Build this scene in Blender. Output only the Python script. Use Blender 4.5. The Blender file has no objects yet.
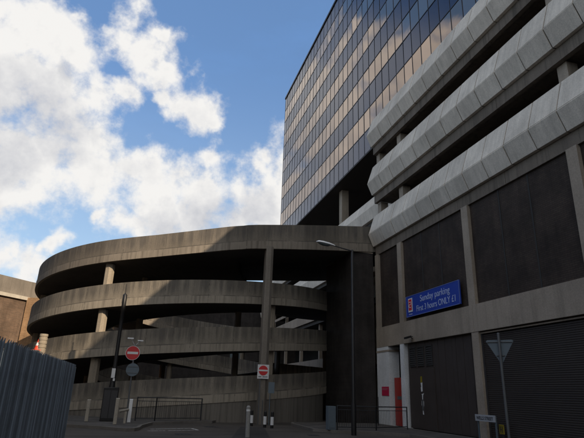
import bpy, bmesh, math, random
from mathutils import Vector, Matrix
R_ = math.radians
sin, cos, PI = math.sin, math.cos, math.pi
random.seed(7)
S = bpy.context.scene
COL = S.collection

# ------------------------------------------------------------------ camera
EYE = Vector((0, 0, 1.6))
FPX = 496.815
MX = Matrix(((0.9584956, -0.1225512, -0.2574246), (-0.283316, -0.3083575, -0.9081012), (0.0319101, 0.9433434, -0.33028)))
cd = bpy.data.cameras.new("camera")
cam = bpy.data.objects.new("camera", cd)
COL.objects.link(cam)
cam.matrix_world = Matrix.Translation(EYE) @ MX.to_4x4()
cd.sensor_width = 36
cd.lens = FPX / 584 * 36
cd.clip_start = 0.05
cd.clip_end = 3000
S.camera = cam

# ------------------------------------------------------------------ sky, clouds, sun, exposure
SUN_EL, SUN_A = R_(24.6), R_(27.5)          # elevation; angle from -Y towards +X
SKY_K = 0.15
S.view_settings.view_transform = 'Standard'
S.view_settings.look = 'None'
S.view_settings.exposure = 0.0
S.view_settings.gamma = 1
S.view_settings.use_curve_mapping = False
S.render.engine = 'CYCLES'

sd = bpy.data.lights.new("sun", 'SUN')
sd.energy = 5.0
sd.angle = R_(0.5)
sd.color = (1.0, 0.80, 0.58)
sun = bpy.data.objects.new("sun", sd)
COL.objects.link(sun)
TO_SUN = Vector((sin(SUN_A) * cos(SUN_EL), -cos(SUN_A) * cos(SUN_EL), sin(SUN_EL)))
sun.rotation_euler = TO_SUN.to_track_quat('Z', 'Y').to_euler()
sun.location = (20, -20, 60)


def px_dir(x, y):
    """the direction in which a point of the sky stands"""
    return (MX @ Vector((x - 292, -(y - 219), -FPX))).normalized()


W = bpy.data.worlds.new("World")
S.world = W
W.use_nodes = True


class NT:
    """small helper for writing node trees"""
    def __init__(s, nt):
        s.nt = nt
        nt.nodes.clear()

    def n(s, t, **k):
        nd = s.nt.nodes.new(t)
        for a, b in k.items():
            setattr(nd, a, b)
        return nd

    def l(s, a, b):
        s.nt.links.new(a, b)

    def put(s, sock, v):
        if v is None:
            return
        if hasattr(v, 'is_linked') or hasattr(v, 'links'):
            s.l(v, sock)
        else:
            sock.default_value = v

    def math(s, op, a, b=None, c=None, clamp=False):
        m = s.n('ShaderNodeMath', operation=op, use_clamp=clamp)
        for i, v in enumerate((a, b, c)):
            s.put(m.inputs[i], v)
        return m.outputs[0]

    def vec(s, op, a, b=None):
        m = s.n('ShaderNodeVectorMath', operation=op)
        s.put(m.inputs[0], a)
        s.put(m.inputs[1], b)
        return m

    def mix(s, f, a, b, blend='MIX'):
        m = s.n('ShaderNodeMix', data_type='RGBA', blend_type=blend)
        s.put(m.inputs[0], f)
        s.put(m.inputs[6], a)
        s.put(m.inputs[7], b)
        return m.outputs[2]

    def noise(s, v, scale, detail=4, rough=0.55, out='Fac', dist=0.0):
        m = s.n('ShaderNodeTexNoise')
        s.put(m.inputs['Vector'], v)
        m.inputs['Scale'].default_value = scale
        m.inputs['Detail'].default_value = detail
        m.inputs['Roughness'].default_value = rough
        m.inputs['Distortion'].default_value = dist
        return m.outputs[out]

    def ramp(s, v, a, b, lo=0.0, hi=1.0, smooth=True):
        m = s.n('ShaderNodeMapRange')
        if smooth:
            m.interpolation_type = 'SMOOTHSTEP'
        s.put(m.inputs[0], v)
        m.inputs[1].default_value = a
        m.inputs[2].default_value = b
        m.inputs[3].default_value = lo
        m.inputs[4].default_value = hi
        return m.outputs[0]

    def mapping(s, v, sc=(1, 1, 1), loc=(0, 0, 0)):
        m = s.n('ShaderNodeMapping')
        s.put(m.inputs[0], v)
        m.inputs['Scale'].default_value = sc
        m.inputs['Location'].default_value = loc
        return m.outputs[0]


w = NT(W.node_tree)
tc = w.n('ShaderNodeTexCoord')
dirv = w.vec('NORMALIZE', tc.outputs['Generated']).outputs[0]
sky = w.n('ShaderNodeTexSky', sky_type='NISHITA')
sky.sun_disc = False
sky.sun_elevation = SUN_EL
sky.sun_rotation = PI - SUN_A
sky.air_density = 1.0
sky.dust_density = 1.4
sky.ozone_density = 1.6
# cumulus clouds: soft heaps round given directions, torn into billows by several octaves of noise
HEAPS = [  # x, y, radius (in pixels of sky)
    (15, 15, 62), (55, 35, 50), (80, 62, 26), (30, 90, 66), (72, 120, 42), (98, 138, 26), (50, 165, 44), (8, 165, 50), (96, 172, 34),
    (122, 172, 22), (-40, 110, 70), (84, 18, 12),
    (133, 14, 17), (124, 42, 20), (146, 56, 25), (168, 74, 17), (104, 97, 22), (124, 90, 15), (184, 104, 20), (203, 112, 22), (222, 122, 11), (165, 98, 10), (160, 38, 9),
    (145, 176, 28), (178, 184, 28), (207, 158, 13), (160, 206, 34), (205, 196, 32), (240, 188, 28), (258, 168, 17), (272, 158, 14), (236, 214, 34), (118, 222, 20),
    (196, 222, 28), (135, 228, 18), (272, 200, 32), (300, 180, 40), (95, 216, 9),
    (9, 201, 14), (4, 250, 17), (20, 258, 18), (36, 266, 15), (60, 243, 12), (20, 275, 16), (-10, 262, 24), (46, 250, 8),
]
MIRR = [  # heaps out of frame on the left, seen mirrored in the office tower's glass
    (290, 130, 34), (300, 185, 36), (318, 120, 34), (338, 95, 30), (330, 160, 38), (345, 62, 22), (360, 110, 34), (385, 82, 34), (372, 60, 22), (404, 62, 28),
    (396, 105, 30), (362, 150, 34), (430, 44, 24), (452, 26, 13), (310, 62, 16), (372, 30, 16), (392, 22, 12), (322, 60, 16), (300, 215, 30), (420, 80, 30), (352, 20, 9),
]
# heaps elsewhere in the sky (azimuth from +Y towards -X, elevation, size), unseen, added to neutralise the ambient light
ELSE = [(118, 22, .50), (150, 42, .5), (178, 22, .5), (110, 62, .36), (205, 50, .5), (-100, 30, .5), (-60, 25, .35), (-130, 58, .5), (150, 80, .40), (-20, 72, .3)]
cones = []
for (x, y, r) in HEAPS:
    d = px_dir(x, y)
    e = (px_dir(x + r, y) - d).length * .5 + (px_dir(x, y + r) - d).length * .5
    cones.append((d, e * 1.25))
for (x, y, r) in MIRR:
    d = px_dir(x, y)
    e = (px_dir(x + r, y) - d).length * .5 + (px_dir(x, y + r) - d).length * .5
    cones.append((Vector((-d.x, d.y, d.z)), e * 1.1))
for (az, el, r) in ELSE:
    az, el = R_(az), R_(el)
    cones.append((Vector((-sin(az) * cos(el), cos(az) * cos(el), sin(el))), r))


def warped(v, scale, amt, detail):
    wn_ = w.vec('SUBTRACT', w.noise(v, scale, detail, .55, 'Color'), (0.5, 0.5, 0.5)).outputs[0]
    q_ = w.vec('SCALE', wn_)
    q_.inputs['Scale'].default_value = amt
    return w.vec('ADD', v, q_.outputs[0]).outputs[0]


dw = warped(dirv, 12.0, 0.10, 4)
dens = None
for (d, e) in cones:
    dist = w.vec('DISTANCE', dw, tuple(d)).outputs['Value']
    c = w.math('MULTIPLY_ADD', dist, -1.0 / e, 1.0)
    if dens is None:
        dens = c
    else:
        m = w.n('ShaderNodeMath', operation='SMOOTH_MAX')
        w.l(dens, m.inputs[0]); w.l(c, m.inputs[1]); m.inputs[2].default_value = 0.25
        dens = m.outputs[0]


def billow(v):
    a_ = w.noise(v, 11.0, 6, .58)
    b_ = w.noise(v, 34.0, 4, .65)
    vo = w.n('ShaderNodeTexVoronoi', feature='SMOOTH_F1')
    w.l(v, vo.inputs['Vector']); vo.inputs['Scale'].default_value = 17
    vo.inputs['Smoothness'].default_value = .6
    c_ = w.math('SUBTRACT', .45, vo.outputs['Distance'])
    return w.math('ADD', w.math('MULTIPLY', w.math('SUBTRACT', a_, .5), 2.1), w.math('MULTIPLY_ADD', w.math('SUBTRACT', b_, .5), 1.0, w.math('MULTIPLY', c_, .55)))


nn = billow(dirv)
field = w.math('ADD', w.math('MINIMUM', dens, .80), nn)
cover = w.ramp(field, -0.20, 0.66)
# the light comes from the upper right: compare the relief a little way towards it
TL = px_dir(150, -60) - px_dir(60, 120)
nns = billow(w.vec('ADD', dirv, tuple(TL.normalized() * 0.028)).outputs[0])
relief = w.math('SUBTRACT', nn, nns)
greys = None
for (x, y, r) in [(28, 105, 70), (62, 140, 52), (10, 150, 60), (58, 78, 22), (215, 222, 50), (165, 225, 36), (255, 208, 34)]:
    d = px_dir(x, y); e = (px_dir(x + r, y) - d).length
    c = w.math('MULTIPLY_ADD', w.vec('DISTANCE', dw, tuple(d)).outputs['Value'], -1.0 / e, 1.0)
    greys = c if greys is None else w.math('MAXIMUM', greys, c)
thick = w.math('MAXIMUM', w.ramp(greys, 0.05, 0.75), w.ramp(field, 0.6, 1.5, 0, .45))
big = w.noise(dirv, 4.2, 3, .5)
g1 = w.math('MULTIPLY_ADD', relief, .50, w.math('MULTIPLY_ADD', thick, -.62, .95))
g2 = w.math('MULTIPLY_ADD', w.math('SUBTRACT', big, .5), .8, g1, clamp=True)
CB = 1.0
ccol = w.mix(g2, (3.5, 3.6, 3.95, 1), (6.1, 6.0, 5.85, 1))
sepd = w.n('ShaderNodeSeparateXYZ'); w.l(dirv, sepd.inputs[0])
veil = w.math('ADD', w.ramp(sepd.outputs[2], 0.0, 0.75, .20, .05), w.math('MULTIPLY', w.ramp(w.noise(w.mapping(dirv, (2, 2, 6)), 2.0, 6, .6), .45, .75), .12))
air = w.mix(w.ramp(sepd.outputs[2], .08, .62), (3.3, 4.6, 6.0, 1), (1.1, 2.25, 4.6, 1))
hazy = w.mix(w.math('ADD', veil, .50, clamp=True), sky.outputs[0], air)
allsky = w.mix(cover, hazy, ccol)
bg = w.n('ShaderNodeBackground')
bg.inputs[1].default_value = SKY_K
w.l(allsky, bg.inputs[0])
W.cycles.sampling_method = 'MANUAL'
W.cycles.sample_map_resolution = 512
wo = w.n('ShaderNodeOutputWorld')
w.l(bg.outputs[0], wo.inputs[0])


# ------------------------------------------------------------------ materials
def mat(name, fn, **k):
    m = bpy.data.materials.new(name)
    m.use_nodes = True
    t = NT(m.node_tree)
    b = t.n('ShaderNodeBsdfPrincipled')
    o = t.n('ShaderNodeOutputMaterial')
    t.l(b.outputs[0], o.inputs[0])
    fn(t, b, **k)
    return m


def bump(t, b, h, strength=.3, dist=.02):
    m = t.n('ShaderNodeBump')
    m.inputs['Strength'].default_value = strength
    m.inputs['Distance'].default_value = dist
    t.l(h, m.inputs['Height'])
    t.l(m.outputs[0], b.inputs['Normal'])


def pos(t):
    return t.n('ShaderNodeNewGeometry').outputs['Position']


def plain(t, b, c, rough=.6, metal=0.0, var=.25, sc=6.0):
    p = t.n('ShaderNodeTexCoord').outputs['Object']
    n = t.noise(p, sc, 5, .6)
    dark = tuple(v * (1 - var) for v in c) + (1,)
    lite = tuple(min(1, v * (1 + var)) for v in c) + (1,)
    t.l(t.mix(n, dark, lite), b.inputs['Base Color'])
    t.l(t.ramp(n, .2, .8, rough - .08, rough + .08), b.inputs['Roughness'])
    b.inputs['Metallic'].default_value = metal


def fence_paint(t, b, c):
    plain(t, b, c, .45, .2, .3, 3)
    base = b.inputs['Base Color'].links[0].from_socket
    ri = t.n('ShaderNodeNewGeometry').outputs['Random Per Island']
    rust = t.noise(t.mapping(pos(t), (9, 9, 2.5)), 1.5, 5, .7)
    col = t.mix(t.ramp(rust, .66, .74, 0, .7), base, (.12, .06, .035, 1))
    k = t.ramp(ri, 0, 1, .55, 1.35, False)
    cm = t.n('ShaderNodeCombineColor')
    for i in range(3):
        t.l(k, cm.inputs[i])
    t.l(t.mix(1.0, col, cm.outputs[0], 'MULTIPLY'), b.inputs['Base Color'])


def concrete(t, b, c, stain=.5, streak=.5, rough=.9, warm=(1, .95, .88), edge=0.0):
    p = pos(t)
    a = t.noise(p, .55, 6, .6)
    s1 = t.noise(t.mapping(p, (1.6, 1.6, .10)), 1.5, 5, .6)
    s2 = t.noise(t.mapping(p, (7, 7, .35)), 1.2, 4, .6)
    fine = t.noise(p, 22, 5, .7)
    lite = tuple(min(1, x * 1.18) for x in c) + (1,)
    mid = tuple(x * .9 for x in c) + (1,)
    dark = tuple(x * (1 - .62 * stain) * k for x, k in zip(c, (.98, 1, 1))) + (1,)
    col = t.mix(t.ramp(a, .3, .7), mid, lite)
    col = t.mix(t.math('MULTIPLY', t.ramp(s1, .46, .70), streak), col, dark)
    col = t.mix(t.math('MULTIPLY', t.ramp(s2, .50, .72), streak * .7), col, dark)
    f = t.ramp(fine, .25, .75, .82, 1.12)
    cm = t.n('ShaderNodeCombineColor')
    for i in range(3):
        t.l(f, cm.inputs[i])
    col = t.mix(1.0, col, cm.outputs[0], 'MULTIPLY')
    t.l(col, b.inputs['Base Color'])
    b.inputs['Roughness'].default_value = rough
    b.inputs['Specular IOR Level'].default_value = .25
    bump(t, b, t.math('ADD', fine, t.math('MULTIPLY', a, .6)), .35, .015)
    return col


def ramp_concrete(t, b, c):
    """board marked wall of the ramp: UV = (arc length, height)"""
    concrete(t, b, c, .5, .38)
    uv = t.n('ShaderNodeUVMap').outputs[0]
    sp = t.n('ShaderNodeSeparateXYZ'); t.l(uv, sp.inputs[0])
    u, v = sp.outputs[0], sp.outputs[1]
    # weather stains that hang from the top edge
    st = t.noise(t.mapping(uv, (1.3, .12, 1)), 2.2, 5, .65)
    drip = t.math('MULTIPLY', t.ramp(t.math('ADD', v, t.math('MULTIPLY', st, .9)), .72, 1.25), t.ramp(st, .32, .6))
    low = t.ramp(v, .30, .33, 1.0, 0.0)
    base = b.inputs['Base Color'].links[0].from_socket
    col = t.mix(t.math('MULTIPLY', drip, .66), base, (.065, .062, .06, 1))
    lowst = t.noise(t.mapping(uv, (3.5, .3, 1)), 1.6, 4, .6)
    lc = t.mix(t.ramp(lowst, .42, .68), tuple(x * 1.6 for x in c) + (1,), tuple(x * .8 for x in c) + (1,))
    col = t.mix(t.math('MULTIPLY', low, .60), col, lc)
    # each pour came out a slightly different grey
    wn_ = t.n('ShaderNodeTexWhiteNoise', noise_dimensions='1D')
    t.l(t.math('FLOOR', t.math('ADD', t.math('MULTIPLY', u, 1 / 2.4), .5)), wn_.inputs['W'])
    pv = t.ramp(wn_.outputs['Value'], 0, 1, .84, 1.14, False)
    pc_ = t.n('ShaderNodeCombineColor')
    for i_ in range(3):
        t.l(pv, pc_.inputs[i_])
    col = t.mix(1.0, col, pc_.outputs[0], 'MULTIPLY')
    # pour joints
    fr = t.math('FRACT', t.math('MULTIPLY', u, 1 / 2.4))
    j = t.ramp(t.math('ABSOLUTE', t.math('SUBTRACT', fr, .5)), .490, .497)
    jn = t.math('MULTIPLY', j, t.ramp(t.noise(t.mapping(uv, (.4, 3, 1)), 2, 3, .6), .4, .6))
    hj = t.math('MULTIPLY', t.ramp(t.math('ABSOLUTE', t.math('SUBTRACT', v, .325)), .008, .02, 1, 0), t.ramp(t.noise(t.mapping(uv, (.7, 3, 1)), 1.2, 3, .6), .38, .55))
    col = t.mix(t.math('MULTIPLY', t.math('MAXIMUM', jn, hj), .7), col, (.05, .048, .045, 1))
    t.l(col, b.inputs['Base Color'])


def panel_concrete(t, b, c):
    concrete(t, b, c, .35, .35, warm=(1, 1, 1))
    base = b.inputs['Base Color'].links[0].from_socket
    ri = t.n('ShaderNodeNewGeometry').outputs['Random Per Island']
    p = pos(t)
    # rain streaks run across the sloped faces
    s = t.noise(t.mapping(p, (.6, 4.5, .6)), 1.1, 5, .65)
    f = t.math('MULTIPLY', t.ramp(ri, 0, 1, .93, 1.05, False), t.ramp(s, .3, .75, 1.03, .84))
    cm = t.n('ShaderNodeCombineColor')
    for i in range(3):
        t.l(f, cm.inputs[i])
    t.l(t.mix(1.0, base, cm.outputs[0], 'MULTIPLY'), b.inputs['Base Color'])


def brick(t, b, c1, c2, mortar, axis='y', bw=.225, rh=.075, dirt=.4):
    p = pos(t)
    sp = t.n('ShaderNodeSeparateXYZ'); t.l(p, sp.inputs[0])
    cb = t.n('ShaderNodeCombineXYZ')
    t.l(sp.outputs[1 if axis == 'y' else 0], cb.inputs[0]); t.l(sp.outputs[2], cb.inputs[1])
    bt = t.n('ShaderNodeTexBrick')
    t.l(cb.outputs[0], bt.inputs['Vector'])
    bt.inputs['Color1'].default_value = c1 + (1,)
    bt.inputs['Color2'].default_value = c2 + (1,)
    bt.inputs['Mortar'].default_value = mortar + (1,)
    bt.inputs['Scale'].default_value = 1
    bt.inputs['Brick Width'].default_value = bw
    bt.inputs['Row Height'].default_value = rh
    bt.inputs['Mortar Size'].default_value = .008
    n = t.noise(p, .8, 6, .6)
    n2 = t.noise(t.mapping(p, (3, 3, .4)), 1.1, 4, .6)
    f = t.math('MULTIPLY', t.ramp(n, .3, .7, 1 - dirt, 1.15), t.ramp(n2, .35, .75, 1.08, 1 - dirt * .6))
    cm = t.n('ShaderNodeCombineColor')
    for i in range(3):
        t.l(f, cm.inputs[i])
    t.l(t.mix(1.0, bt.outputs[0], cm.outputs[0], 'MULTIPLY'), b.inputs['Base Color'])
    b.inputs['Roughness'].default_value = .85
    b.inputs['Specular IOR Level'].default_value = .3
    bump(t, b, bt.outputs['Fac'], -.3, .006)


def glass_skin(t, b, c, rough):
    b.inputs['Metallic'].default_value = 1.0
    ri = t.n('ShaderNodeNewGeometry').outputs['Random Per Island']
    lo = tuple(v * .80 for v in c) + (1,)
    hi = tuple(min(1, v * 1.12) for v in c) + (1,)
    n = t.noise(pos(t), .35, 3, .5)
    f = t.math('ADD', t.math('MULTIPLY', ri, .7), t.math('MULTIPLY', n, .3))
    t.l(t.mix(f, lo, hi), b.inputs['Base Color'])
    b.inputs['Roughness'].default_value = rough
    wv_ = t.noise(pos(t), .9, 2, .5)
    bump(t, b, wv_, .05, .05)


def asphalt(t, b, c=(.055, .048, .042)):
    p = pos(t)
    f = t.noise(p, 60, 4, .8)
    a = t.noise(p, .35, 6, .6)
    pt = t.noise(t.mapping(p, (.3, 1.2, 1), (3, 1, 0)), .8, 3, .5)
    k = t.math('MULTIPLY', t.ramp(f, .2, .8, .65, 1.4), t.math('MULTIPLY', t.ramp(a, .3, .7, .75, 1.25), t.ramp(pt, .55, .62, 1.0, .72)))
    cm = t.n('ShaderNodeCombineColor')
    for i in range(3):
        t.l(k, cm.inputs[i])
    t.l(t.mix(1.0, c + (1,), cm.outputs[0], 'MULTIPLY'), b.inputs['Base Color'])
    t.l(t.ramp(a, .3, .7, .7, .95), b.inputs['Roughness'])
    bump(t, b, f, .4, .008)


def paving(t, b, c=(.075, .07, .066)):
    p = pos(t)
    bt = t.n('ShaderNodeTexBrick')
    t.l(p, bt.inputs['Vector'])
    bt.inputs['Color1'].default_value = tuple(x * .85 for x in c) + (1,)
    bt.inputs['Color2'].default_value = tuple(x * 1.1 for x in c) + (1,)
    bt.inputs['Mortar'].default_value = (.05, .05, .045, 1)
    bt.inputs['Scale'].default_value = 1
    bt.inputs['Brick Width'].default_value = .6
    bt.inputs['Row Height'].default_value = .6
    bt.inputs['Mortar Size'].default_value = .008
    a = t.noise(p, 1.1, 6, .6)
    cm = t.n('ShaderNodeCombineColor')
    f = t.ramp(a, .3, .7, .65, 1.15)
    for i in range(3):
        t.l(f, cm.inputs[i])
    t.l(t.mix(1.0, bt.outputs[0], cm.outputs[0], 'MULTIPLY'), b.inputs['Base Color'])
    b.inputs['Roughness'].default_value = .85
    bump(t, b, bt.outputs['Fac'], -.3, .006)


def worn_paint(t, b, c):
    p = pos(t)
    n = t.noise(p, 9, 6, .75)
    t.l(t.mix(t.ramp(n, .42, .62), c + (1,), (.07, .07, .07, 1)), b.inputs['Base Color'])
    b.inputs['Roughness'].default_value = .7


M = dict(
    ramp=mat('ramp_concrete', ramp_concrete, c=(.235, .21, .172)),
    base=mat('shaded_base_concrete', ramp_concrete, c=(.13, .12, .105)),  # ramp concrete darkened to put the street-level shade into its colour
    ramptop=mat('weathered_ramp_concrete', ramp_concrete, c=(.165, .145, .12)),
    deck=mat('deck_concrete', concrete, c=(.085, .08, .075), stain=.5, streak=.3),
    col=mat('column_concrete', concrete, c=(.33, .285, .225), stain=.4, streak=.5),
    deckcol=mat('shaded_column_concrete', concrete, c=(.19, .17, .145), stain=.5, streak=.6),  # darker copy of the column concrete, shade under the bridge put into its colour
    panel=mat('precast_panel', panel_concrete, c=(.64, .585, .51)),
    beam=mat('beam_concrete', concrete, c=(.31, .265, .215), stain=.5, streak=.45),
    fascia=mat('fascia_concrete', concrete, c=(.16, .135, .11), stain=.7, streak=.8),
    brickd=mat('dark_brick', brick, c1=(.042, .030, .024), c2=(.056, .041, .032), mortar=(.024, .019, .016), axis='y'),
    brickx=mat('dark_brick_end', brick, c1=(.036, .031, .029), c2=(.044, .037, .034), mortar=(.022, .02, .02), axis='x'),
    brickb=mat('brown_brick', brick, c1=(.13, .085, .06), c2=(.18, .115, .08), mortar=(.16, .14, .11), axis='x', dirt=.3),
    stone=mat('pale_stone', concrete, c=(.45, .42, .36), stain=.4, streak=.4),
    roof=mat('roof_felt', plain, c=(.12, .115, .11), rough=.8),
    win=mat('bronze_mirror_glass', glass_skin, c=(.345, .27, .22), rough=.05),
    span=mat('dark_spandrel_glass', glass_skin, c=(.082, .088, .115), rough=.20),
    mull=mat('mullion_metal', plain, c=(.030, .027, .028), rough=.45, metal=.3),
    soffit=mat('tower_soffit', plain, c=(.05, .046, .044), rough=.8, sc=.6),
    asphalt=mat('asphalt', asphalt),
    paving=mat('paving_slabs', paving),
    kerb=mat('kerb_stone', concrete, c=(.14, .13, .12), stain=.5, streak=.2),
    line=mat('worn_road_paint', worn_paint, c=(.62, .62, .60)),
    white=mat('white_render', concrete, c=(.66, .68, .70), stain=.25, streak=.35),
    whitep=mat('white_plate', plain, c=(.68, .69, .70), rough=.45, var=.08),
    red=mat('red_plate', plain, c=(.55, .035, .04), rough=.4, var=.12),
    reddoor=mat('red_door_paint', plain, c=(.34, .025, .018), rough=.45, var=.2),
    magenta=mat('crimson_plate', plain, c=(.50, .02, .075), rough=.4, var=.1),
    blue=mat('blue_sign_face', plain, c=(.022, .06, .38), rough=.4, var=.1),
    ink=mat('dark_ink', plain, c=(.03, .035, .045), rough=.5, var=.1),
    galv=mat('galvanised_steel', plain, c=(.13, .14, .15), rough=.5, metal=.4, var=.2),
    galvd=mat('dull_grey_backing', plain, c=(.11, .145, .175), rough=.55, metal=.1, var=.15),
    black=mat('black_paint', plain, c=(.007, .007, .008), rough=.5, var=.3),
    dark=mat('dark_metal', plain, c=(.035, .035, .038), rough=.55, var=.3),
    fence=mat('blue_grey_fence_paint', fence_paint, c=(.17, .21, .26)),
    shutter=mat('brown_shutter_paint', plain, c=(.050, .040, .036), rough=.6, var=.25, sc=1.5),
    shutterd=mat('black_brown_louvre_paint', plain, c=(.035, .027, .022), rough=.6, var=.25, sc=1.5),
    rail=mat('dark_rail_paint', plain, c=(.035, .038, .044), rough=.5, metal=.3, var=.3),
    tan=mat('bollard_concrete', concrete, c=(.36, .33, .28), stain=.5, streak=.4),
    yellow=mat('yellow_plate', plain, c=(.25, .20, .02), rough=.5, var=.2),
    orange=mat('cone_plastic', plain, c=(.70, .07, .03), rough=.5, var=.1),
    lampg=mat('lamp_grey_shell', plain, c=(.72, .74, .76), rough=.4, var=.1),
    bowl=mat('lamp_bowl', plain, c=(.10, .13, .14), rough=.2, var=.1),
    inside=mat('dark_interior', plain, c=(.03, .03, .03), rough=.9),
    earth=mat('ground_tarmac', plain, c=(.07, .07, .068), rough=.9, sc=.5),
    logor=mat('logo_red', plain, c=(.62, .03, .05), rough=.4, var=.05),
)


# ------------------------------------------------------------------ mesh helpers
class MB:
    def __init__(s):
        s.v = []; s.f = []; s.uv = {}

    def poly(s, pts, uvs=None):
        i = len(s.v)
        s.v += [tuple(p) for p in pts]
        s.f.append(tuple(range(i, i + len(pts))))
        if uvs:
            s.uv[len(s.f) - 1] = uvs

    def box(s, a, b):
        x0, y0, z0 = a; x1, y1, z1 = b
        x0, x1 = min(x0, x1), max(x0, x1); y0, y1 = min(y0, y1), max(y0, y1); z0, z1 = min(z0, z1), max(z0, z1)
        i = len(s.v)
        s.v += [(x0, y0, z0), (x1, y0, z0), (x1, y1, z0), (x0, y1, z0), (x0, y0, z1), (x1, y0, z1), (x1, y1, z1), (x0, y1, z1)]
        s.f += [tuple(i + k for k in q) for q in ((0, 3, 2, 1), (4, 5, 6, 7), (0, 1, 5, 4), (1, 2, 6, 5), (2, 3, 7, 6), (3, 0, 4, 7))]

    def prism(s, plan, z0, z1):
        """vertical prism, plan counter-clockwise; z0/z1 may be lists"""
        n = len(plan); i = len(s.v)
        z0 = z0 if isinstance(z0, (list, tuple)) else [z0] * n
        z1 = z1 if isinstance(z1, (list, tuple)) else [z1] * n
        s.v += [(p[0], p[1], z) for p, z in zip(plan, z0)] + [(p[0], p[1], z) for p, z in zip(plan, z1)]
        s.f.append(tuple(i + k for k in reversed(range(n))))
        s.f.append(tuple(i + n + k for k in range(n)))
        for k in range(n):
            l = (k + 1) % n
            s.f.append((i + k, i + l, i + n + l, i + n + k))

    def extrude_y(s, prof, y0, y1):
        """closed (x,z) profile swept along y"""
        n = len(prof); i = len(s.v)
        s.v += [(p[0], y0, p[1]) for p in prof] + [(p[0], y1, p[1]) for p in prof]
        s.f.append(tuple(i + k for k in range(n)))
        s.f.append(tuple(i + n + k for k in reversed(range(n))))
        for k in range(n):
            l = (k + 1) % n
            s.f.append((i + k, i + n + k, i + n + l, i + l))

    def tube(s, a, b, r0, r1=None, n=12, cap=True):
        r1 = r0 if r1 is None else r1
        a, b = Vector(a), Vector(b)
        d = (b - a).normalized()
        u = d.orthogonal().normalized(); v = d.cross(u)
        i = len(s.v)
        for c, r in ((a, r0), (b, r1)):
            for k in range(n):
                t = 2 * PI * k / n
                s.v.append(tuple(c + u * (r * cos(t)) + v * (r * sin(t))))
        for k in range(n):
            l = (k + 1) % n
            s.f.append((i + k, i + l, i + n + l, i + n + k))
        if cap:
            s.f.append(tuple(i + k for k in reversed(range(n))))
            s.f.append(tuple(i + n + k for k in range(n)))

    def lathe(s, base, prof, n=16):
        """(radius, height) profile about a vertical axis at base"""
        i = len(s.v); bx, by, bz = base
        for (r, h) in prof:
            for k in range(n):
                t = 2 * PI * k / n
                s.v.append((bx + r * cos(t), by + r * sin(t), bz + h))
        for j in range(len(prof) - 1):
            for k in range(n):
                l = (k + 1) % n
                s.f.append((i + j * n + k, i + j * n + l, i + (j + 1) * n + l, i + (j + 1) * n + k))
        s.f.append(tuple(i + k for k in reversed(range(n))))
        m = i + (len(prof) - 1) * n
        s.f.append(tuple(m + k for k in range(n)))

    def disc(s, c, nrm, r, th, n=28, sx=1.0):
        c = Vector(c); nrm = Vector(nrm).normalized()
        s.tube(c - nrm * th / 2, c + nrm * th / 2, r, r, n)

    def build(s, name, material, parent=None, smooth=False, bevel=0.0):
        me = bpy.data.meshes.new(name)
        vs = [Vector(v) for v in s.v]
        lo = Vector((min(v.x for v in vs), min(v.y for v in vs), min(v.z for v in vs)))
        hi = Vector((max(v.x for v in vs), max(v.y for v in vs), max(v.z for v in vs)))
        o0 = Vector(((lo.x + hi.x) / 2, (lo.y + hi.y) / 2, lo.z))
        me.from_pydata([tuple(v - o0) for v in vs], [], s.f)
        if s.uv:
            uvl = me.uv_layers.new(name='UVMap')
            for p in me.polygons:
                if p.index in s.uv:
                    for li, c in zip(p.loop_indices, s.uv[p.index]):
                        uvl.data[li].uv = c
        me.materials.append(material)
        if smooth:
            for p in me.polygons:
                p.use_smooth = True
        me.update()
        ob = bpy.data.objects.new(name, me)
        COL.objects.link(ob)
        ob.location = o0
        if parent is not None:
            ob.parent = parent
            off = Vector(parent.get('_w', (0, 0, 0)))
            ob.location = o0 - off
        ob['_w'] = tuple(o0)
        if smooth:
            ed = ob.modifiers.new('edges', 'EDGE_SPLIT')
            ed.split_angle = R_(40)
        if bevel:
            bv = ob.modifiers.new('bevel', 'BEVEL')
            bv.width = bevel; bv.segments = 2; bv.limit_method = 'ANGLE'
        return ob


def tag(o, label=None, cat=None, group=None, kind=None):
    if label: o['label'] = label
    if cat: o['category'] = cat
    if group: o['group'] = group
    if kind: o['kind'] = kind
    return o


def thing(name, loc, label, cat, group=None):
    o = bpy.data.objects.new(name, None)
    COL.objects.link(o)
    o.location = loc
    o.empty_display_size = .3
    o['_w'] = tuple(loc)
    return tag(o, label, cat, group)


def dup(root, loc, label=None, rz=0.0):
    r = root.copy(); COL.objects.link(r); r.location = loc; r.rotation_euler[2] = rz
    if label: r['label'] = label
    for ch in list(root.children):
        c = ch.copy(); COL.objects.link(c); c.parent = r
        for g in list(ch.children):
            d = g.copy(); COL.objects.link(d); d.parent = c
    return r


def text_mesh(name, body, size, material, parent, origin, xdir, updir, align='LEFT', width=None, depth=.004, bold=0.0):
    """raised letters lying in the plane spanned by xdir, updir; origin is the baseline start"""
    cu = bpy.data.curves.new(name, 'FONT')
    cu.body = body; cu.size = size; cu.align_x = align; cu.extrude = depth; cu.offset = bold
    to = bpy.data.objects.new(name, cu)
    COL.objects.link(to)
    dg = bpy.context.evaluated_depsgraph_get()
    me = bpy.data.meshes.new_from_object(to.evaluated_get(dg))
    bpy.data.objects.remove(to)
    xs = [v.co.x for v in me.vertices]
    k = 1.0
    if width:
        k = width / (max(xs) - min(xs))
    X = Vector(xdir).normalized(); U = Vector(updir).normalized(); N = X.cross(U)
    for v in me.vertices:
        v.co = X * (v.co.x * k) + U * v.co.y + N * v.co.z
    me.materials.clear(); me.materials.append(material)
    ob = bpy.data.objects.new(name, me)
    COL.objects.link(ob)
    ob.parent = parent
    ob.location = Vector(origin) - Vector(parent['_w'])
    ob['_w'] = tuple(origin)
    return ob


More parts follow.
